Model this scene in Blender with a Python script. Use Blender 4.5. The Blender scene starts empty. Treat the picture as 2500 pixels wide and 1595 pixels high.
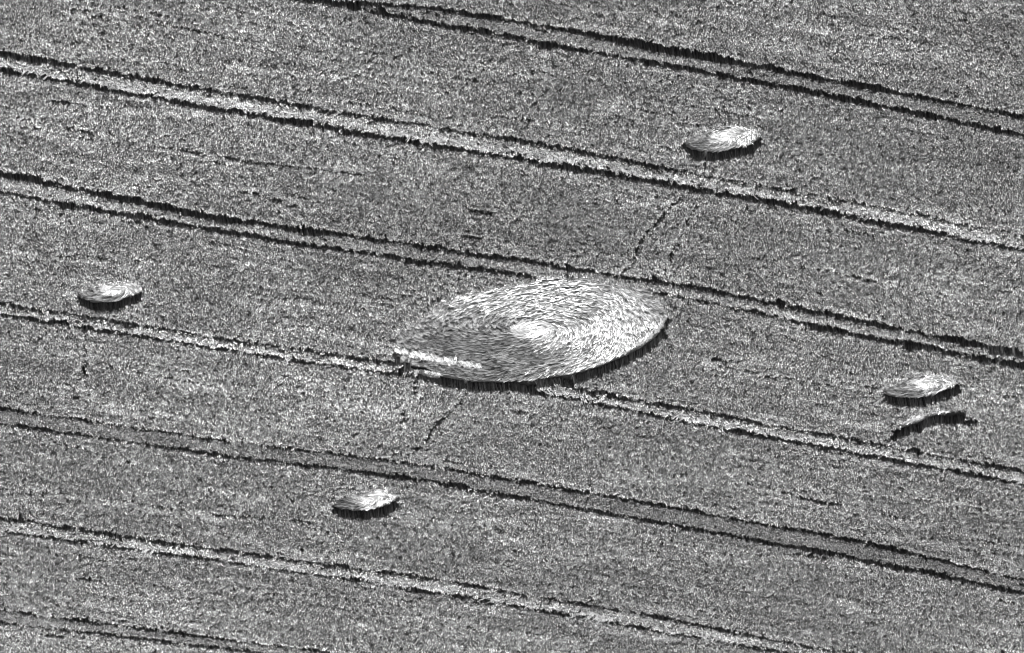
import bpy, math, random
import numpy as np
from mathutils import Matrix, Vector

scene = bpy.context.scene
rng = np.random.default_rng(7)
random.seed(7)
R = math.radians

# ------------------------------------------------------------------ camera, sky, sun, exposure
EL, ROLL, DIST = R(23.0), R(173.0), 800.0
fw = Vector((0, math.cos(EL), -math.sin(EL)))
rt0 = Vector((1, 0, 0)); up0 = rt0.cross(fw)
rt = rt0 * math.cos(ROLL) + up0 * math.sin(ROLL)
up = -rt0 * math.sin(ROLL) + up0 * math.cos(ROLL)
loc = -fw * DIST + Vector((0, 0, 0.58))
cam_data = bpy.data.cameras.new('camera')
cam = bpy.data.objects.new('camera', cam_data)
scene.collection.objects.link(cam)
m = Matrix.Identity(4)
for i in range(3):
    m[i][0], m[i][1], m[i][2], m[i][3] = rt[i], up[i], -fw[i], loc[i]
cam.matrix_world = m
cam_data.sensor_width = 36.0
cam_data.lens = 38400 / 2500 * 36.0
cam_data.clip_start = 1.0
cam_data.clip_end = 6000.0
scene.camera = cam
scene.cycles.filter_width = 1.0     # crisp grain

SUN_EL, SUN_AZ = R(45.0), R(16.0)          # azimuth from +Y towards +X
world = bpy.data.worlds.new('World')
scene.world = world
world.use_nodes = True
wn = world.node_tree
sky = wn.nodes.new('ShaderNodeTexSky')
sky.sky_type = 'NISHITA'
sky.sun_disc = False
sky.sun_elevation = SUN_EL
sky.sun_rotation = SUN_AZ
bw = wn.nodes.new('ShaderNodeRGBToBW')       # black-and-white film
bgn = wn.nodes['Background']
bgn.inputs['Strength'].default_value = 0.14
wn.links.new(sky.outputs['Color'], bw.inputs['Color'])
wn.links.new(bw.outputs['Val'], bgn.inputs['Color'])

sun_data = bpy.data.lights.new('sun', 'SUN')
sun_data.energy = 3.8
sun_data.angle = R(0.5)
sun = bpy.data.objects.new('sun', sun_data)
sd = Vector((math.sin(SUN_AZ) * math.cos(SUN_EL), math.cos(SUN_AZ) * math.cos(SUN_EL), math.sin(SUN_EL)))
sun.rotation_euler = sd.to_track_quat('Z', 'Y').to_euler()
sun.location = sd * 200
scene.collection.objects.link(sun)

scene.view_settings.view_transform = 'Standard'
scene.view_settings.look = 'None'
scene.view_settings.exposure = 1.05
scene.view_settings.gamma = 1.0
scene.view_settings.use_curve_mapping = False


# ------------------------------------------------------------------ constants of the stand
CROP_LO, CROP_HI = 0.02, 0.64
STRAW_LO, STRAW_HI = 0.025, 0.46
N_SEAM = 1500
STRIP_H = {1: .97, 2: 1.0, 3: 1.0, 4: 1.0, 5: .95, 6: 1.0, 7: .95}
STRIP_T = {1: .85, 3: .98, 5: .76, 7: .80}
SWIRL, PITCH = -1, -20.0
RIDGE_AZ, CRES_AZ = 0.0, 0.0

# ------------------------------------------------------------------ helpers
def tag(o, label=None, cat=None, group=None, kind=None):
    if label: o['label'] = label
    if cat: o['category'] = cat
    if group: o['group'] = group
    if kind: o['kind'] = kind
    return o

def link(o, parent=None):
    scene.collection.objects.link(o)
    if parent is not None:
        o.parent = parent
        o.matrix_parent_inverse = parent.matrix_world.inverted()
    return o

def empty(name, x, y):
    o = bpy.data.objects.new(name, None)
    o.location = (x, y, 0.0)
    o.empty_display_size = 0.5
    o.matrix_world = Matrix.Translation((x, y, 0.0))
    return link(o)

def mesh_from(name, V, F, mat, tone=None, smooth=False):
    """V (n,3), F (m,k) with one k for all faces"""
    V = np.asarray(V, np.float32); F = np.asarray(F, np.int32)
    me = bpy.data.meshes.new(name)
    k = F.shape[1]
    me.vertices.add(len(V)); me.vertices.foreach_set('co', V.ravel())
    me.loops.add(F.size); me.loops.foreach_set('vertex_index', F.ravel())
    me.polygons.add(len(F))
    me.polygons.foreach_set('loop_start', np.arange(0, F.size, k, dtype=np.int32))
    if tone is not None:
        a = me.attributes.new('tone', 'FLOAT', 'POINT')
        a.data.foreach_set('value', np.asarray(tone, np.float32))
    me.update(calc_edges=True)
    if smooth:
        me.polygons.foreach_set('use_smooth', np.ones(len(F), bool))
    me.materials.append(mat)
    return me

def vnoise(X, Y, sc, seed):
    """smooth value noise in 0..1 at points X, Y with cell size sc"""
    r = np.random.default_rng(seed).random((256, 256)).astype(np.float32)
    x = X / sc + 1000.3; y = Y / sc + 1000.7
    xi = np.floor(x).astype(int); yi = np.floor(y).astype(int)
    fx = x - xi; fy = y - yi
    fx = fx * fx * (3 - 2 * fx); fy = fy * fy * (3 - 2 * fy)
    a = r[xi % 256, yi % 256]; b = r[(xi + 1) % 256, yi % 256]
    c = r[xi % 256, (yi + 1) % 256]; d = r[(xi + 1) % 256, (yi + 1) % 256]
    return (a * (1 - fx) + b * fx) * (1 - fy) + (c * (1 - fx) + d * fx) * fy

# ------------------------------------------------------------------ materials (all neutral: black-and-white film)
def grey(n, v):
    return (v, v, v, 1.0)

def straw_material(name, lo, hi, transl, rough, spec, inst=False):
    """pale dry straw: base colour from the piece's own tone attribute (its natural colour)"""
    mt = bpy.data.materials.new(name); mt.use_nodes = True
    nt = mt.node_tree; nt.nodes.clear()
    out = nt.nodes.new('ShaderNodeOutputMaterial')
    at = nt.nodes.new('ShaderNodeAttribute'); at.attribute_name = 'tone'
    val = at.outputs['Fac']
    if inst:
        ai = nt.nodes.new('ShaderNodeAttribute'); ai.attribute_name = 'itone'; ai.attribute_type = 'INSTANCER'
        mu = nt.nodes.new('ShaderNodeMath'); mu.operation = 'MULTIPLY'
        nt.links.new(at.outputs['Fac'], mu.inputs[0]); nt.links.new(ai.outputs['Fac'], mu.inputs[1])
        val = mu.outputs[0]
    mr = nt.nodes.new('ShaderNodeMapRange')
    mr.inputs['To Min'].default_value = lo; mr.inputs['To Max'].default_value = hi
    mr.clamp = False
    nt.links.new(val, mr.inputs['Value'])
    cmb = nt.nodes.new('ShaderNodeCombineColor')
    for k in ('Red', 'Green', 'Blue'):
        nt.links.new(mr.outputs['Result'], cmb.inputs[k])
    bs = nt.nodes.new('ShaderNodeBsdfPrincipled')
    bs.inputs['Roughness'].default_value = rough
    bs.inputs['Specular IOR Level'].default_value = spec
    nt.links.new(cmb.outputs['Color'], bs.inputs['Base Color'])
    tr = nt.nodes.new('ShaderNodeBsdfTranslucent')
    nt.links.new(cmb.outputs['Color'], tr.inputs['Color'])
    mx = nt.nodes.new('ShaderNodeMixShader'); mx.inputs['Fac'].default_value = transl
    nt.links.new(bs.outputs['BSDF'], mx.inputs[1]); nt.links.new(tr.outputs['BSDF'], mx.inputs[2])
    nt.links.new(mx.outputs['Shader'], out.inputs['Surface'])
    return mt

def soil_material(name, lo, hi, scale):
    mt = bpy.data.materials.new(name); mt.use_nodes = True
    nt = mt.node_tree
    bs = nt.nodes['Principled BSDF']
    bs.inputs['Roughness'].default_value = 0.95
    bs.inputs['Specular IOR Level'].default_value = 0.1
    tc = nt.nodes.new('ShaderNodeTexCoord')
    no = nt.nodes.new('ShaderNodeTexNoise'); no.inputs['Scale'].default_value = scale
    no.inputs['Detail'].default_value = 6
    nt.links.new(tc.outputs['Object'], no.inputs['Vector'])
    cr = nt.nodes.new('ShaderNodeValToRGB')
    cr.color_ramp.elements[0].position = 0.35; cr.color_ramp.elements[0].color = grey(0, lo)
    cr.color_ramp.elements[1].position = 0.68; cr.color_ramp.elements[1].color = grey(0, hi)
    nt.links.new(no.outputs['Fac'], cr.inputs['Fac'])
    nt.links.new(cr.outputs['Color'], bs.inputs['Base Color'])
    bp = nt.nodes.new('ShaderNodeBump'); bp.inputs['Strength'].default_value = 0.6; bp.inputs['Distance'].default_value = 0.03
    nt.links.new(no.outputs['Fac'], bp.inputs['Height'])
    nt.links.new(bp.outputs['Normal'], bs.inputs['Normal'])
    return mt

M_CROP = straw_material('standing_wheat', CROP_LO, CROP_HI, 0.20, 0.5, 0.4, inst=True)
M_STRAW = straw_material("flattened_straw", STRAW_LO, STRAW_HI, 0.06, 0.30, 0.65)
M_LEAN = straw_material('leaning_straw', STRAW_LO, .62, 0.15, 0.6, 0.25)
M_SOIL = soil_material('dry_soil', 0.05, 0.10, 3.0)
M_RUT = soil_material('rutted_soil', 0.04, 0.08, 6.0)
M_STUB = soil_material('trodden_stubble', 0.16, 0.34, 9.0)

# ------------------------------------------------------------------ ground sheet
nx = 40
gx = np.linspace(-2500, 2500, nx + 1); gy = np.linspace(-2500, 2500, nx + 1)
GX, GY = np.meshgrid(gx, gy, indexing='ij')
GV = np.c_[GX.ravel(), GY.ravel(), np.zeros(GX.size)]
ii, jj = np.meshgrid(np.arange(nx), np.arange(nx), indexing='ij')
a0 = (ii * (nx + 1) + jj).ravel()
GF = np.c_[a0, a0 + nx + 1, a0 + nx + 2, a0 + 1]
ground = link(bpy.data.objects.new('ground', mesh_from('ground', GV, GF, M_SOIL)))
tag(ground, kind='structure')

# ------------------------------------------------------------------ plan of the field, in metres
H_CROP = 0.52
CIRCLES = [   # x, y, radius
    (-0.95, 1.60, 7.07), (-11.56, -19.73, 2.10), (-20.60, 15.09, 2.12), (8.71, 21.31, 1.90), (19.85, -10.02, 1.85)]
RUTS={
 '1a':[(17.07, -50.29, 0.54), (7.55, -42.99, 0.54), (2.29, -40.6, 0.58), (-2.54, -37.27, 0.63), (-10.65, -30.98, 0.83), (-15.99, -26.87, 0.79), (-26.57, -18.57, 0.63), (-37.67, -10.04, 0.63)],
 '1b':[(17.07, -50.24, 0.42), (7.55, -42.94, 0.42), (2.38, -38.9, 0.54), (-6.29, -32.29, 0.54), (-15.93, -24.96, 0.63), (-26.53, -16.3, 0.58), (-37.63, -7.78, 0.58)],
 '2a':[(32.52, -48.69, 0.67), (23.0, -41.39, 0.67), (15.12, -35.26, 0.63), (5.89, -28.45, 0.58), (-2.48, -22.48, 0.58), (-9.27, -16.94, 0.46), (-17.64, -10.61, 0.46), (-26.3, -3.57, 0.46), (-37.41, 4.95, 0.46)],
 '2b':[(32.68, -46.7, 0.54), (23.16, -39.39, 0.54), (13.65, -32.12, 0.67), (3.16, -24.21, 0.63), (-7.13, -16.8, 0.63), (-17.59, -8.73, 0.67), (-26.27, -1.66, 0.54), (-37.37, 6.86, 0.54)],
 '3a':[(33.64, -34.35, 0.71), (24.12, -27.04, 0.71), (14.33, -18.59, 0.79), (3.83, -11.56, 0.63), (-4.52, -5.68, 0.54), (-8.73, -2.71, 0.54), (-17.22, 4.39, 0.67), (-26.02, 11.96, .80), (-37.13, 20.48, .80)],
 '3b':[(33.82, -32.07, 0.54), (24.3, -24.77, 0.54), (17.47, -19.46, 0.71), (10.15, -13.79, 0.58), (1.85, -8.32, 0.5), (-9.52, -0.53, 0.46), (-17.17, 6.34, 0.71), (-26.0, 13.48, .82), (-37.1, 22.01, .82)],
 '4a':[(34.91, -18.21, 0.5), (25.38, -10.9, 0.5), (15.53, -3.67, 0.5), (6.76, 2.45, 0.5), (-1.72, 8.24, 0.58), (-10.27, 15.25, 0.5), (-16.77, 20.5, 0.54), (-25.74, 27.76, 0.54), (-36.85, 36.29, 0.54)],
 '4b':[(35.01, -16.87, 0.38), (25.49, -9.56, 0.38), (15.62, -2.3, 0.42), (5.58, 4.8, 0.46), (-1.65, 9.65, 0.46), (-10.21, 16.96, 0.5), (-25.71, 29.52, 0.46), (-36.82, 38.05, 0.46)],
 '5a':[(35.95, -4.88, 0.42), (26.43, 2.43, 0.42), (16.41, 9.61, 0.42), (5.34, 16.9, 0.5), (-5.42, 25.34, 0.46), (-16.39, 34.24, 0.5), (-25.47, 42.94, 0.54), (-36.58, 51.46, 0.54)],
 '5b':[(36.1, -2.94, 0.38), (26.58, 4.36, 0.38), (16.54, 11.58, 0.42), (5.45, 18.91, 0.5), (-5.33, 27.68, 0.42), (-16.32, 36.74, 0.5), (-25.44, 44.76, 0.5), (-36.55, 53.28, 0.5)],
 '6a':[(37.08, 9.61, 0.42), (27.56, 16.92, 0.42), (17.39, 24.46, 0.46), (6.16, 32.3, 0.46), (-4.79, 41.04, 0.46), (-14.81, 49.57, 0.5), (-25.91, 58.09, 0.5)],
 '6b':[(37.22, 11.44, 0.33), (27.7, 18.75, 0.33), (17.49, 25.91, 0.38), (6.25, 34.08, 0.38), (-3.16, 41.72, 0.38), (-11.39, 48.44, 0.38), (-22.49, 56.96, 0.38)],
 '7a':[(38.06, 22.18, 0.42), (28.54, 29.48, 0.42), (18.21, 36.82, 0.42), (12.53, 40.53, 0.38), (1.42, 49.06, 0.38)],
 '7b':[(38.2, 23.94, 0.38), (28.68, 31.25, 0.38), (18.29, 38.02, 0.42), (15.67, 39.8, 0.38), (4.57, 48.32, 0.38)],
}

CRES = [(-19.2, 21.0, .8), (-19.6, 20.45, 1.2), (-19.96, 19.98, 1.6), (-20.48, 19.3, 1.85), (-21.39, 19.08, 2.1), (-21.9, 19.12, 2.0)]
PITS = [[(-22.38, 18.45, .8), (-22.6, 18.6, .8)], [(-22.3, 19.6, .55), (-22.75, 19.85, .7), (-23.13, 20.2, .8)]]
PATHS = {
 'link_path': [(-10.15, -14.53, .2), (-9.37, -14.2, .2), (-9.09, -13.77, .3), (-8.43, -12.31, .3), (-7.95, -11.1, .42), (-7.37, -10.08, .4), (-6.94, -8.69, .34), (-6.67, -7.15, .28), (-6.36, -6.14, .3), (-5.99, -5.35, .24)],
 'second_path': [(-9.92, -12.69, .22), (-9.0, -9.0, .2), (-8.24, -5.71, .28), (-7.95, -4.26, .26), (-7.66, -3.66, .3)],
 'short_path': [(-8.65, -2.24, .3), (-8.14, -2.02, .3), (-7.0, -1.8, .3)],
 'far_path': [(21.3, -8.2, .2), (21.57, -4.13, .25), (21.87, -0.02, .34), (21.87, 2.26, .25)],
 'edge_path': [(5.1, 4.9, .3), (5.24, 5.68, .28), (5.4, 7.54, .25), (5.98, 8.78, .24), (6.16, 10.54, .28), (6.38, 11.52, .3), (7.02, 13.48, .22)],
 'lower_path': [(2.71, 7.85, .28), (3.32, 9.52, .32), (4.66, 12.01, .32), (4.99, 13.4, .3), (5.5, 14.52, .28), (6.12, 15.32, .3), (6.55, 16.25, .35)],
 'upper_path': [(-12.12, -24.77, .3), (-11.34, -23.44, .22)],
 'linking_gap': [(-10.61, -18.1, .25), (-10.42, -16.36, .24), (-10.15, -14.53, .25)],
}
SEAMS = [   # thin places in the drill rows
 [(20.6, -31.76, .2), (18.84, -30.06, .25)], [(16.65, -28.33, .25), (13.83, -26.15, .32), (11.67, -24.57, .25), (8.91, -22.96, .3), (6.09, -21.12, .2)],
 [(-10.92, 24.11, .2), (-12.8, 26.07, .28), (-14.89, 28.4, .3), (-16.59, 29.8, .22), (-18.28, 31.38, .28), (-20.74, 33.15, .25)],
 [(16.24, -43.75, .2), (13.42, -41.19, .3), (10.39, -38.56, .2)], [(23.25, -33.02, .25), (21.36, -31.33, .25), (19.26, -29.54, .25)],
 [(-18.08, 14.56, .32), (-15.16, 12.26, .22), (-12.66, 10.64, .2)], [(-10.01, 7.51, .4), (-10.74, 8.06, .4)],
 [(17.45, 19.37, .22), (14.13, 21.17, .25), (11.64, 22.66, .22)], [(16.46, 30.56, .22), (13.52, 32.21, .25)],
 [(-13.78, -4.09, .24), (-16.23, -2.27, .24), (-18.89, 0.16, .24)]]
TH = R(142.5)
ES = np.array([math.cos(TH), math.sin(TH)]); ET = np.array([-ES[1], ES[0]])

# the piece of the field that is built with standing stalks (frame plus a margin)
FIELD = np.array([(31.0, -52.5), (-34.0, -38.0), (-34.0, 64.0), (37.0, 45.0)])
def in_field(P):
    ok = np.ones(len(P), bool)
    c = FIELD.mean(0)
    for k in range(4):
        p, q = FIELD[k], FIELD[(k + 1) % 4]
        n = np.array([-(q - p)[1], (q - p)[0]])
        s = np.sign(n @ (c - p))
        ok &= ((P - p) @ n) * s > 0
    return ok

# ---- raster of the signed distance to the nearest gap in the crop
CELL = 0.05
X0, Y0, X1, Y1 = -36.0, -54.0, 39.0, 66.0
NX, NY = int((X1 - X0) / CELL), int((Y1 - Y0) / CELL)
edge = np.full((NX, NY), 9.0, np.float32)
lab = np.zeros((NX, NY), np.uint8)

def carve(points, label, rag=0.10, fade=0.0, seed=1, widen=0.0):
    """lower `edge` to the distance from a polyline with a width at each vertex"""
    for (x0, y0, w0), (x1, y1, w1) in zip(points[:-1], points[1:]):
        pad = max(w0, w1) / 2 + 0.7
        ia = max(0, int((min(x0, x1) - pad - X0) / CELL)); ib = min(NX, int((max(x0, x1) + pad - X0) / CELL) + 1)
        ja = max(0, int((min(y0, y1) - pad - Y0) / CELL)); jb = min(NY, int((max(y0, y1) + pad - Y0) / CELL) + 1)
        if ib <= ia or jb <= ja: continue
        xs = X0 + (np.arange(ia, ib) + .5) * CELL; ys = Y0 + (np.arange(ja, jb) + .5) * CELL
        XX, YY = np.meshgrid(xs, ys, indexing='ij')
        dx, dy = x1 - x0, y1 - y0; L2 = dx * dx + dy * dy
        u = np.clip(((XX - x0) * dx + (YY - y0) * dy) / L2, 0, 1)
        d = np.hypot(XX - x0 - u * dx, YY - y0 - u * dy)
        w = w0 + (w1 - w0) * u + widen
        nz = (vnoise(XX, YY, 0.35, seed) - .5) * rag * 2 + (vnoise(XX, YY, 1.4, seed + 1) - .5) * rag * 2
        if fade:
            nz = nz - fade * (vnoise(XX, YY, 1.1, seed + 2) - .30).clip(0, 1)
        e = (d - w / 2 - nz).astype(np.float32)
        sub = edge[ia:ib, ja:jb]; ls = lab[ia:ib, ja:jb]
        k = e < sub
        sub[k] = e[k]; ls[k] = label

for k in range(7):
    for sfx in 'ab':
        carve(RUTS['%d%s' % (k + 1, sfx)], k + 1, rag=0.11, seed=10 + k * 7 + (sfx == 'b') * 3, widen=.05)
for i, (nm, pl) in enumerate(PATHS.items()):
    carve(pl, 20, rag=0.05, fade=0.13, seed=100 + i * 5, widen=-.03)
for i, pl in enumerate(SEAMS):
    carve(pl, 30, rag=0.06, fade=0.34, seed=200 + i * 5, widen=.12)
carve(CRES, 21, rag=0.26, seed=300)
for i, pl in enumerate(PITS): carve(pl, 21, rag=0.16, seed=310 + i * 5)
# random thin stretches along the drill rows
rs = np.random.default_rng(42)
for i in range(N_SEAM):
    px, py = rs.uniform(-34, 36), rs.uniform(-52, 62)
    L = rs.exponential(1.8) + 0.6
    w = rs.uniform(.11, .23)
    w = w if rs.random() > .10 else w + .05
    q = (px + ES[0] * L, py + ES[1] * L + rs.normal(0, .05))
    carve([(px, py, w), (*q, w * .8)], 30, rag=0.06, fade=0.20, seed=400 + (i % 23) * 3)
# circles
xs = X0 + (np.arange(NX) + .5) * CELL; ys = Y0 + (np.arange(NY) + .5) * CELL
for k, (cx, cy, r) in enumerate(CIRCLES):
    p = r + 1.0
    ia, ib = int((cx - p - X0) / CELL), int((cx + p - X0) / CELL)
    ja, jb = int((cy - p - Y0) / CELL), int((cy + p - Y0) / CELL)
    XX, YY = np.meshgrid(xs[ia:ib], ys[ja:jb], indexing='ij')
    e = np.hypot(XX - cx, YY - cy) - r - (vnoise(XX, YY, .4, 500 + k) - .5) * .22 - (vnoise(XX, YY, 1.3, 510 + k) - .5) * .30
    sub = edge[ia:ib, ja:jb]; ls = lab[ia:ib, ja:jb]
    inside = e < sub
    sub[inside] = e[inside]; ls[inside] = 40 + k

def look(P):
    i = np.clip(((P[:, 0] - X0) / CELL).astype(int), 0, NX - 1)
    j = np.clip(((P[:, 1] - Y0) / CELL).astype(int), 0, NY - 1)
    return edge[i, j], lab[i, j]

# which points lie between the two wheel tracks of tramline k (0 = none)
def strip_of(P):
    s = np.zeros(len(P), np.uint8)
    for k in range(7):
        ya = [np.array(RUTS['%d%s' % (k + 1, q)]) for q in 'ab']
        f = [np.interp(-P[:, 0], -a[:, 0], a[:, 1]) for a in ya]
        x_lo = max(a[:, 0].min() for a in ya); x_hi = min(a[:, 0].max() for a in ya)
        hit = (P[:, 1] > np.minimum(f[0], f[1])) & (P[:, 1] < np.maximum(f[0], f[1])) & (P[:, 0] > x_lo) & (P[:, 0] < x_hi)
        s[hit] = k + 1
    return s

def jitter_grid(sp, jit=.5):
    sr = np.arange(-75, 85, sp); tr = np.arange(-75, 75, sp)
    S, T = np.meshgrid(sr, tr, indexing='ij')
    S = S + rng.uniform(-jit, jit, S.shape) * sp; T = T + rng.uniform(-jit, jit, T.shape) * sp
    P = S.ravel()[:, None] * ES + T.ravel()[:, None] * ET
    return P[in_field(P)]

# ------------------------------------------------------------------ wheat stalks
def stalks(n_tuft, half, per, spread, h0, hsd, lean, ear_l, ear_w, seed, lowp=.80):
    """mesh arrays of a clump: tufts of stalks, each a bent stem with an ear of two crossed blades and a leaf"""
    r = np.random.default_rng(seed)
    V, F, T = [], [], []
    g = int(math.sqrt(n_tuft)); cen = []
    for a in range(g):
        for b in range(g):
            cen.append(((a + .5) / g * 2 - 1, (b + .5) / g * 2 - 1))
    for (cx, cy) in cen:
        cx = cx * half + r.normal(0, half / g * .45); cy = cy * half + r.normal(0, half / g * .45)
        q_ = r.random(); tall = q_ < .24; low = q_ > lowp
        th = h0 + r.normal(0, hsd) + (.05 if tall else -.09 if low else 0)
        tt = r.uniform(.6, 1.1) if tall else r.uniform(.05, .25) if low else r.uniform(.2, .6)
        la = r.uniform(0, 2 * math.pi)
        for _ in range(per):
            x = cx + r.normal(0, spread); y = cy + r.normal(0, spread)
            h = th + r.normal(0, .03)
            az = la + r.normal(0, .9); ln = abs(r.normal(lean, lean * .5))
            d = np.array([math.cos(az), math.sin(az), 0.])
            s = np.array([-math.sin(az), math.cos(az), 0.])
            b0 = np.array([x, y, 0.]); b1 = b0 + d * ln * .3 * h + np.array([0, 0, h * .6]); b2 = b0 + d * ln * h + np.array([0, 0, h])
            w = .011
            n = len(V)
            V += [b0 - s * w, b0 + s * w, b1 - s * w, b1 + s * w, b2 - s * w * .7, b2 + s * w * .7]
            F += [(n, n + 1, n + 3, n + 2), (n + 2, n + 3, n + 5, n + 4)]
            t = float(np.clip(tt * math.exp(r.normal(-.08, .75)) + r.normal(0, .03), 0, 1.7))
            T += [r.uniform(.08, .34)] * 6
            # ear
            ed = d * r.uniform(.1, .8) + np.array([0, 0, r.uniform(.6, 1.)]) + r.normal(0, .12, 3)
            ed /= np.linalg.norm(ed)
            q = np.cross(ed, [0.3, .1, 1.]); q /= np.linalg.norm(q); p = np.cross(ed, q)
            e1 = b2 + ed * ear_l
            for ax in (q, p):
                n = len(V)
                V += [b2, b2 + ed * ear_l * .45 + ax * ear_w, e1, b2 + ed * ear_l * .45 - ax * ear_w]
                F += [(n, n + 1, n + 2, n + 3)]
                T += [t, t, t * 1.0, t]
    return np.array(V), np.array(F), np.array(T)

def variant(name, *a):
    V, F, T = stalks(*a)
    o = bpy.data.objects.new(name, mesh_from(name, V, F, M_CROP, T))
    return o          # never linked to the scene: only its mesh is scattered

CLUMPS = [variant('wheat_clump', 16, .155, 6, .024, .49, .035, .12, .11, .021, 20 + i) for i in range(6)]
TUFTS = [variant('wheat_tuft', 1, .02, 13, .030, .49, .022, .06, .10, .018, 60 + i, .9) for i in range(6)]

def scatter_group(objs):
    ng = bpy.data.node_groups.new('scatter', 'GeometryNodeTree')
    ng.interface.new_socket('Geometry', in_out='INPUT', socket_type='NodeSocketGeometry')
    ng.interface.new_socket('Geometry', in_out='OUTPUT', socket_type='NodeSocketGeometry')
    gi = ng.nodes.new('NodeGroupInput'); go = ng.nodes.new('NodeGroupOutput')
    jn = ng.nodes.new('GeometryNodeJoinGeometry')
    for o in reversed(objs):
        oi = ng.nodes.new('GeometryNodeObjectInfo'); oi.inputs['Object'].default_value = o
        gti = ng.nodes.new('GeometryNodeGeometryToInstance')
        ng.links.new(oi.outputs['Geometry'], gti.inputs[0])
        ng.links.new(gti.outputs[0], jn.inputs[0])
    m2p = ng.nodes.new('GeometryNodeMeshToPoints')
    ng.links.new(gi.outputs[0], m2p.inputs['Mesh'])
    iop = ng.nodes.new('GeometryNodeInstanceOnPoints')
    iop.inputs['Pick Instance'].default_value = True
    ng.links.new(m2p.outputs['Points'], iop.inputs['Points'])
    ng.links.new(jn.outputs[0], iop.inputs['Instance'])
    def attr(nm, typ, sock):
        n = ng.nodes.new('GeometryNodeInputNamedAttribute'); n.data_type = typ
        n.inputs['Name'].default_value = nm
        ng.links.new(n.outputs['Attribute'], iop.inputs[sock])
    attr('pick', 'INT', 'Instance Index'); attr('rot', 'FLOAT_VECTOR', 'Rotation'); attr('scl', 'FLOAT_VECTOR', 'Scale')
    ng.links.new(iop.outputs[0], go.inputs[0])
    return ng
NG = scatter_group(CLUMPS + TUFTS)

def scatter(name, P, pick, rot, scl, itone, parent=None):
    me = bpy.data.meshes.new(name)
    n = len(P)
    me.vertices.add(n)
    co = np.c_[P, np.zeros(n)] if P.shape[1] == 2 else P
    if parent is not None: co = co - np.array(parent.location)
    me.vertices.foreach_set('co', co.astype(np.float32).ravel())
    a = me.attributes.new('pick', 'INT', 'POINT'); a.data.foreach_set('value', pick.astype(np.int32))
    a = me.attributes.new('rot', 'FLOAT_VECTOR', 'POINT'); a.data.foreach_set('vector', rot.astype(np.float32).ravel())
    a = me.attributes.new('scl', 'FLOAT_VECTOR', 'POINT'); a.data.foreach_set('vector', scl.astype(np.float32).ravel())
    a = me.attributes.new('itone', 'FLOAT', 'POINT'); a.data.foreach_set('value', itone.astype(np.float32))
    me.materials.append(M_CROP)
    o = bpy.data.objects.new(name, me)
    scene.collection.objects.link(o)
    if parent is not None: o.parent = parent
    md = o.modifiers.new('scatter', 'NODES'); md.node_group = NG
    return o

def crop_fields(P):
    """natural variation of the stand: height factor and tone of the ears"""
    S, T = P @ ES, P @ ET
    rows = vnoise(S / 9, T, .45, 3)                  # drill-row streaks
    big = vnoise(S / 3, T, 3.5, 4); fine = vnoise(S / 14, T, .16, 9); vast = vnoise(S / 1.5, T, 16., 8); mid = vnoise(S / 1.6, T, .9, 5)
    h = 1 + (rows - .5) * .12 + (fine - .5) * .08 + (mid - .5) * .08 + (big - .5) * .06
    t = 1 + (rows - .5) * .20 + (fine - .5) * .14 + (big - .5) * .10 + (vast - .5) * .30
    return h, t

# ---- the big stand
ZONE = 0.24
P = jitter_grid(0.30, .35)
e, l = look(P); st = strip_of(P)
P = P[(e > ZONE) & (st == 0)]
n1 = len(P)
h, t = crop_fields(P)
rot = np.c_[rng.normal(0, .05, n1), rng.normal(0, .05, n1), rng.uniform(0, 6.283, n1)]
sc = np.c_[np.ones(n1), np.ones(n1), h * rng.normal(1, .03, n1)]
it = t * rng.uniform(.92, 1.08, n1)
pk = rng.integers(0, 6, n1)
# ---- fine tufts along every gap
Q = jitter_grid(0.095, .5)
e, l = look(Q); st = strip_of(Q)
h2, t2 = crop_fields(Q)
nQ = len(Q)
rot2 = np.c_[rng.normal(0, .10, nQ), rng.normal(0, .10, nQ), rng.uniform(0, 6.283, nQ)]
sc2 = np.c_[np.ones(nQ) * 1.05, np.ones(nQ) * 1.05, h2 * rng.normal(1, .06, nQ)]
it2 = t2 * rng.uniform(.65, 1.35, nQ)
pk2 = rng.integers(6, 12, nQ)
near = (e > .03) & (e <= ZONE) & (st == 0)
tram_near = near & (l >= 1) & (l <= 7)
other = near & ~tram_near
crop = scatter('wheat_crop', np.vstack([P, Q[other]]), np.r_[pk, pk2[other]], np.vstack([rot, rot2[other]]),
               np.vstack([sc, sc2[other]]), np.r_[it, it2[other]])
tag(crop, 'standing ripe wheat covering the whole field between the tramlines', 'wheat', kind='stuff')

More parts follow.
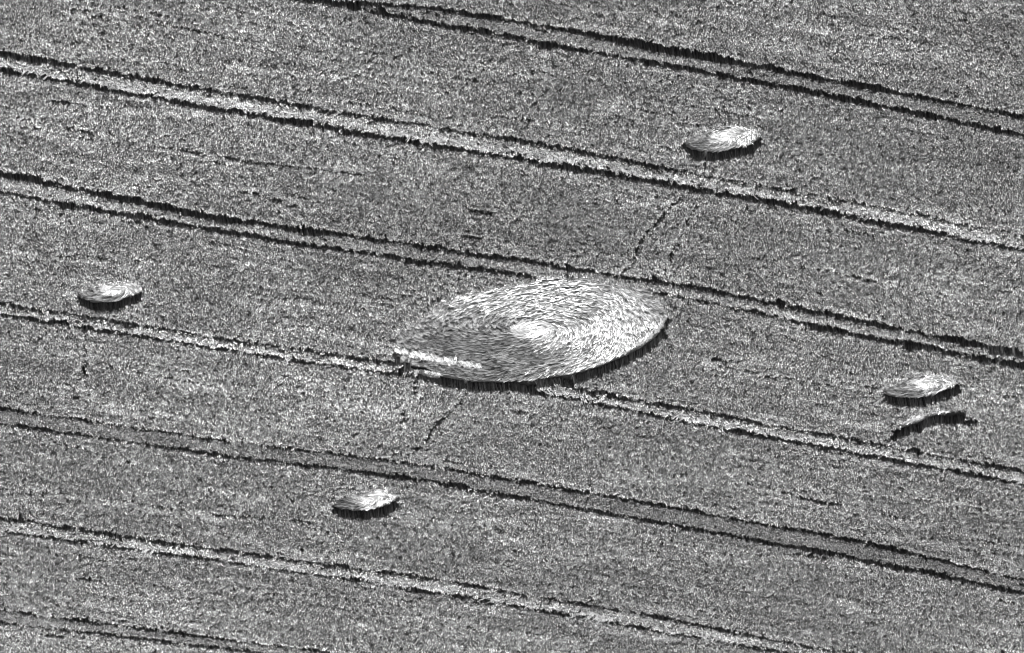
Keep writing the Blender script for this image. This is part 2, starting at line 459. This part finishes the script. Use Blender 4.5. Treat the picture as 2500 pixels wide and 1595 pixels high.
# ------------------------------------------------------------------ tramlines: two wheel tracks and the strip between
TR_LABEL = {
 1: 'broad dark tramline in the corner of the field, the first above the upper flattened circle',
 2: 'pale ragged tramline running just below the upper flattened circle',
 3: 'dark tramline grazing the upper rim of the big flattened circle',
 4: 'pale ragged tramline cut by the lower part of the big flattened circle',
 5: 'thin dark tramline just above the lower flattened circle',
 6: 'pale narrow tramline below the lower flattened circle, crossing the bottom edge',
 7: 'faint grey tramline in the bottom left corner of the field'}
def ribbon_strip(name, pts, z, parent, mat):
    pts = np.array(pts); V = []
    # subdivide
    D = [pts[0]]
    for a, b in zip(pts[:-1], pts[1:]):
        k = max(2, int(np.hypot(*(b - a)[:2]) / .6))
        D += [a + (b - a) * (i + 1) / k for i in range(k)]
    D = np.array(D)
    tg = np.gradient(D[:, :2], axis=0); tg /= np.linalg.norm(tg, axis=1)[:, None]
    nr = np.c_[-tg[:, 1], tg[:, 0]]
    w = D[:, 2] * .5 + .02
    nz = rng.normal(0, .015, (len(D), 3))
    L = np.c_[D[:, :2] + nr * (w + nz[:, 0])[:, None], np.full(len(D), z)]
    C = np.c_[D[:, :2], z + .0 + np.abs(nz[:, 1])]
    Rr = np.c_[D[:, :2] - nr * (w + nz[:, 2])[:, None], np.full(len(D), z)]
    V = np.vstack([L, C, Rr]); n = len(D)
    F = []
    for i in range(n - 1):
        F += [(i, n + i, n + i + 1, i + 1), (n + i, 2 * n + i, 2 * n + i + 1, n + i + 1)]
    V[:, :2] -= np.array(parent.location)[:2] if parent is not None else 0
    o = bpy.data.objects.new(name, mesh_from(name, V, F, mat))
    scene.collection.objects.link(o)
    if parent is not None: o.parent = parent
    return o

# ------------------------------------------------------------------ lying straw
def lay(base, az, tilt, L, W, tone, curve=.15, sag=.5):
    """flat ribbons: base (n,3), azimuth, rise angle, length, width -> mesh arrays (3 stations each)"""
    n = len(base)
    V = np.zeros((n, 6, 3), np.float32)
    cv = rng.normal(0, curve, n); twist = rng.normal(0, .35, n)
    for k, u in enumerate((0., .5, 1.)):
        a = az + cv * (u - .5)
        d = np.c_[np.cos(a), np.sin(a)]; s = np.c_[-np.sin(a), np.cos(a)]
        rise = L * np.sin(tilt) * (u - sag * u * u)
        c = np.c_[base[:, :2] + d * (L * np.cos(tilt) * u)[:, None], base[:, 2] + rise]
        w = W * (1 if k < 2 else .55)
        off = np.c_[s * (w * np.cos(twist))[:, None], w * np.sin(twist)]
        V[:, 2 * k] = c - off; V[:, 2 * k + 1] = c + off
    V[:, :, 2] = np.maximum(V[:, :, 2], .012)
    i0 = np.arange(n) * 6
    F = np.vstack([np.c_[i0, i0 + 1, i0 + 3, i0 + 2], np.c_[i0 + 2, i0 + 3, i0 + 5, i0 + 4]])
    T = np.repeat(tone, 6)
    return V.reshape(-1, 3), F, T

def lay_object(name, arrs, parent, mat=None, kind='stuff'):
    V = np.vstack([a[0] for a in arrs]); T = np.concatenate([a[2] for a in arrs])
    F = []; o0 = 0
    for a in arrs:
        F.append(a[1] + o0); o0 += len(a[0])
    V = V.copy()
    if parent is not None: V[:, :2] -= np.array(parent.location)[:2]
    o = bpy.data.objects.new(name, mesh_from(name, V, np.vstack(F), mat or M_STRAW, T))
    scene.collection.objects.link(o)
    if parent is not None: o.parent = parent
    if kind: o['kind'] = kind
    return o

def bundles(C, az, tilt, tone, per, spread_s, spread_t, L, W, z=.02, azsd=.10, tsd=.06, hump=0.0):
    """each bundle centre grows `per` ribbons sharing direction, rise and colour"""
    n = len(C)
    A = np.repeat(az, per) + rng.normal(0, azsd, n * per)
    d = np.c_[np.cos(np.repeat(az, per)), np.sin(np.repeat(az, per))]; s = np.c_[-d[:, 1], d[:, 0]]
    B = np.repeat(C, per, 0) + d * rng.normal(0, spread_s, n * per)[:, None] + s * rng.normal(0, spread_t, n * per)[:, None]
    hb = np.repeat(rng.uniform(0, hump, n) if hump else np.zeros(n), per)
    zz = z + hb + rng.uniform(0, .05, n * per)
    Ln = np.repeat(L, per) * rng.uniform(.75, 1.2, n * per) if np.ndim(L) else L * rng.uniform(.75, 1.2, n * per)
    return lay(np.c_[B, zz], A, np.repeat(tilt, per) + rng.normal(0, tsd, n * per), Ln, W * rng.uniform(.6, 1.3, n * per),
               np.clip(np.repeat(tone, per) + rng.normal(0, .08, n * per), 0, 1.2))

for k in range(1, 8):
    a, b = np.array(RUTS['%da' % k]), np.array(RUTS['%db' % k])
    mid = (a[len(a) // 2] + b[len(b) // 2]) / 2
    root = empty('tramline', mid[0], mid[1])
    tag(root, TR_LABEL[k], 'tramline', 'tramlines across the field', 'structure')
    for q in (a, b):
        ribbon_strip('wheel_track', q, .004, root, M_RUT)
    sel = tram_near & (l == k)
    scatter('track_edge', Q[sel], pk2[sel], rot2[sel], sc2[sel], it2[sel], root)['kind'] = 'stuff'
    sel = (st == k) & (e > .03) & (l < 40)
    sel |= (st == k) & (e > 0.02) & (l >= 40)
    ix = np.where(sel)[0]
    if k in (2, 4, 6):           # wheat between the wheels is knocked about and pale
        ix = ix[rng.random(len(ix)) < .80]
        n = len(ix)
        r3 = np.c_[rng.normal(0, .16, n), rng.normal(0, .16, n), rng.uniform(0, 6.283, n)]
        s3 = np.c_[np.ones(n) * 1.1, np.ones(n) * 1.1, h2[ix] * rng.uniform(.88, 1.08, n) * STRIP_H[k]]
        scatter('strip_stalks', Q[ix], pk2[ix], r3, s3, it2[ix] * 1.2, root)['kind'] = 'stuff'
        # leaning, half fallen handfuls of straw
        jx = ix[(rng.random(n) < .17) & (e[ix] > .13)]
        nz = vnoise(Q[jx, 0], Q[jx, 1], 1.2, 900 + k); jx = jx[nz > .38]
        m_ = len(jx)
        azl = R(108) + rng.normal(0, .8, m_)
        lay_object('leaning_straw', [bundles(Q[jx], azl, rng.uniform(.1, .5, m_), rng.uniform(.2, .9, m_), 7, .04, .035, .34, .011, z=.42 * STRIP_H[k] + .1, azsd=.15, hump=.16)], root, M_LEAN)
    else:
        s3 = sc2[ix].copy(); s3[:, 2] *= STRIP_H[k]
        scatter('strip_stalks', Q[ix], pk2[ix], rot2[ix], s3, it2[ix] * STRIP_T[k], root)['kind'] = 'stuff'

# ------------------------------------------------------------------ footpaths trodden through the standing wheat
PATH_LABEL = {
 'link_path': 'dark broken footpath slanting from the middle tramline up towards the upper flattened circle',
 'second_path': 'faint footpath just right of the longer slanting one, above the big circle',
 'short_path': 'short footpath stub leaving the upper right rim of the big circle',
 'far_path': 'faint straight footpath leading down from the left flattened circle',
 'edge_path': 'thin footpath leaving the lower left rim of the big circle',
 'lower_path': 'dotted footpath from the big circle down to the tramline above the lower circle',
 'upper_path': 'short faint footpath above the upper flattened circle',
 'linking_gap': 'short footpath between the upper flattened circle and the pale tramline below it'}
for nm, pl in PATHS.items():
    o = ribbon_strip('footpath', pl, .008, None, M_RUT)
    tag(o, PATH_LABEL[nm], 'footpath', 'footpaths between the flattened circles', 'structure')

# ------------------------------------------------------------------ flattened circles
def disc(name, cx, cy, r, z, parent, mat):
    nr_, na = 12, 72
    V = [(0, 0, z + .0)]; F = []
    for i in range(1, nr_ + 1):
        for j in range(na):
            a = 2 * math.pi * j / na
            rr = (r + .05) * i / nr_ + (rng.normal(0, .04) if i == nr_ else 0)
            V.append((rr * math.cos(a), rr * math.sin(a), z + (abs(rng.normal(0, .012)) if 1 < i < nr_ else 0)))
    me = bpy.data.meshes.new(name)
    for j in range(na):
        F.append((0, 1 + j, 1 + (j + 1) % na))
    for i in range(1, nr_):
        for j in range(na):
            p = 1 + (i - 1) * na + j; q = 1 + (i - 1) * na + (j + 1) % na
            F.append((p, p + na, q + na, q))
    me.from_pydata(V, [], F); me.materials.append(mat); me.update()
    o = bpy.data.objects.new(name, me); scene.collection.objects.link(o); o.parent = parent
    return o

def in_disc(n, r):
    rr = r * np.sqrt(rng.random(n)); a = rng.uniform(0, 2 * math.pi, n)
    return rr, a

def flattened(k, label, n_bund, per, L, W, ss, stt, tilt0, wobble=1.0, hump=.14):
    cx, cy, r = CIRCLES[k]
    root = empty('crop_circle', cx, cy)
    tag(root, label, 'crop circle', 'flattened circles in the wheat')
    disc('trodden_floor', cx, cy, r, .010, root, M_STUB)
    rr, a = in_disc(n_bund, r - .20)
    # the foot of the far wall stays bare in its own gap
    rr = rr * np.where(rr > 0, 1 - (.34 / r) * np.clip(np.sin(a) * 2, 0, 1), 1)
    C = np.c_[cx + rr * np.cos(a), cy + rr * np.sin(a)]
    swirl = SWIRL * (math.pi / 2 + np.radians(PITCH))          # tangential, turning slightly in or out
    wob = (vnoise(C[:, 0], C[:, 1], r * .35, 700 + k) - .5) * .9 * wobble + (vnoise(C[:, 0], C[:, 1], .5, 720 + k) - .5) * .7
    az = a + swirl + wob
    tilt = (1 - .55 * np.clip((rr / r - .75) / .25, 0, 1)) * np.abs(tilt0 + (vnoise(C[:, 0], C[:, 1], .6, 740 + k) - .5) * .40 + rng.normal(0, .12, n_bund))
    tone = np.clip(.55 + (vnoise(C[:, 0], C[:, 1], .9, 760 + k) - .5) * .5 + rng.normal(0, .22, n_bund), 0, 1.1) * np.where(rng.random(n_bund) < .30, .10, 1.)
    Ls = np.minimum(L, (r + .15 - rr * .55) * .9)
    lay_object('flattened_straw', [bundles(C, az, tilt, tone, per, ss, stt, Ls, W, azsd=.16, hump=hump)], root)
    # the swirl at the centre, where the stalks lie flattest and palest
    nb = int(120 * (r / 2) ** .9)
    rc = r * (.24 if r < 3 else .13)
    rr, a = in_disc(nb, 1); rr = rr ** 1.4 * rc
    C = np.c_[cx + rr * np.cos(a), cy + rr * np.sin(a)]
    az = a + swirl
    lay_object('centre_swirl', [bundles(C, az, np.full(nb, .06), np.full(nb, 1.15), 12, .08, .06, np.full(nb, .42), .016, z=.10, hump=.05)], root)
    return root

big = flattened(0, 'very large flattened circle of swirled straw in the middle of the field', 8000, 15, .30, .0085, .06, .030, .25, 1.0, .11)
# where the wheel tracks crossed the big circle the straw lies along the old track in a bright band
for pl, pw in (([(6.06, 2.06), (4.01, 3.85), (1.98, 5.46)], .26), ([(5.76, 4.98), (4.9, 5.5), (4.12, 6.04)], .16)):
    pl = np.array(pl); n = 260
    u = rng.random(n) * (len(pl) - 1); i = u.astype(int); f = (u - i)[:, None]
    C = pl[i] * (1 - f) + pl[i + 1] * f
    dv = pl[-1] - pl[0]; a = math.atan2(dv[1], dv[0])
    C = C + np.array([-math.sin(a), math.cos(a)]) * rng.normal(0, pw * .5, n)[:, None]
    az = np.full(n, R(100)) + rng.normal(0, .12, n)
    lay_object('straw_band', [bundles(C, az, np.abs(rng.normal(.10, .05, n)), rng.uniform(.9, 1.2, n), 10, .08, .04, np.full(n, .34), .014, z=.08, hump=.06)], big)
SAT = [(1, 'small flattened circle at upper right, just above a pale ragged tramline'),
       (2, 'small flattened circle near the right edge, above a curved trampled streak'),
       (3, 'small flattened circle below the big one, between two thin tramlines'),
       (4, 'small flattened circle at left, its rim touching a pale tramline')]
for k, lb in SAT:
    flattened(k, lb, int(640 * (CIRCLES[k][2] / 2) ** 2), 18, .42, .009, .08, .032, .24, 1.3, .09)

# ------------------------------------------------------------------ curved trampled patch
cr = np.array(CRES)
cs = cr[2:]
root = empty('trampled_patch', cr[:, 0].mean(), cr[:, 1].mean())
tag(root, 'curved trampled streak in the wheat under the right hand small circle', 'trampled patch')
ribbon_strip('trodden_floor', CRES, .010, root, M_STUB)
n = 150
u = rng.random(n) * (len(cs) - 1.01); i = u.astype(int); f = (u - i)[:, None]
C3 = cs[i] * (1 - f) + cs[i + 1] * f
C = C3[:, :2] + np.c_[rng.normal(0, .10, n), rng.uniform(-.8, .05, n)]
az = R(75) + rng.normal(0, .6, n)
lay_object('flattened_straw', [bundles(C, az, np.abs(rng.normal(.16, .10, n)), rng.uniform(.2, .9, n), 12, .10, .04, np.full(n, .4), .010, hump=.08)], root)
for i, pl in enumerate(PITS):
    ribbon_strip('trodden_floor', pl, .010, root, M_RUT)
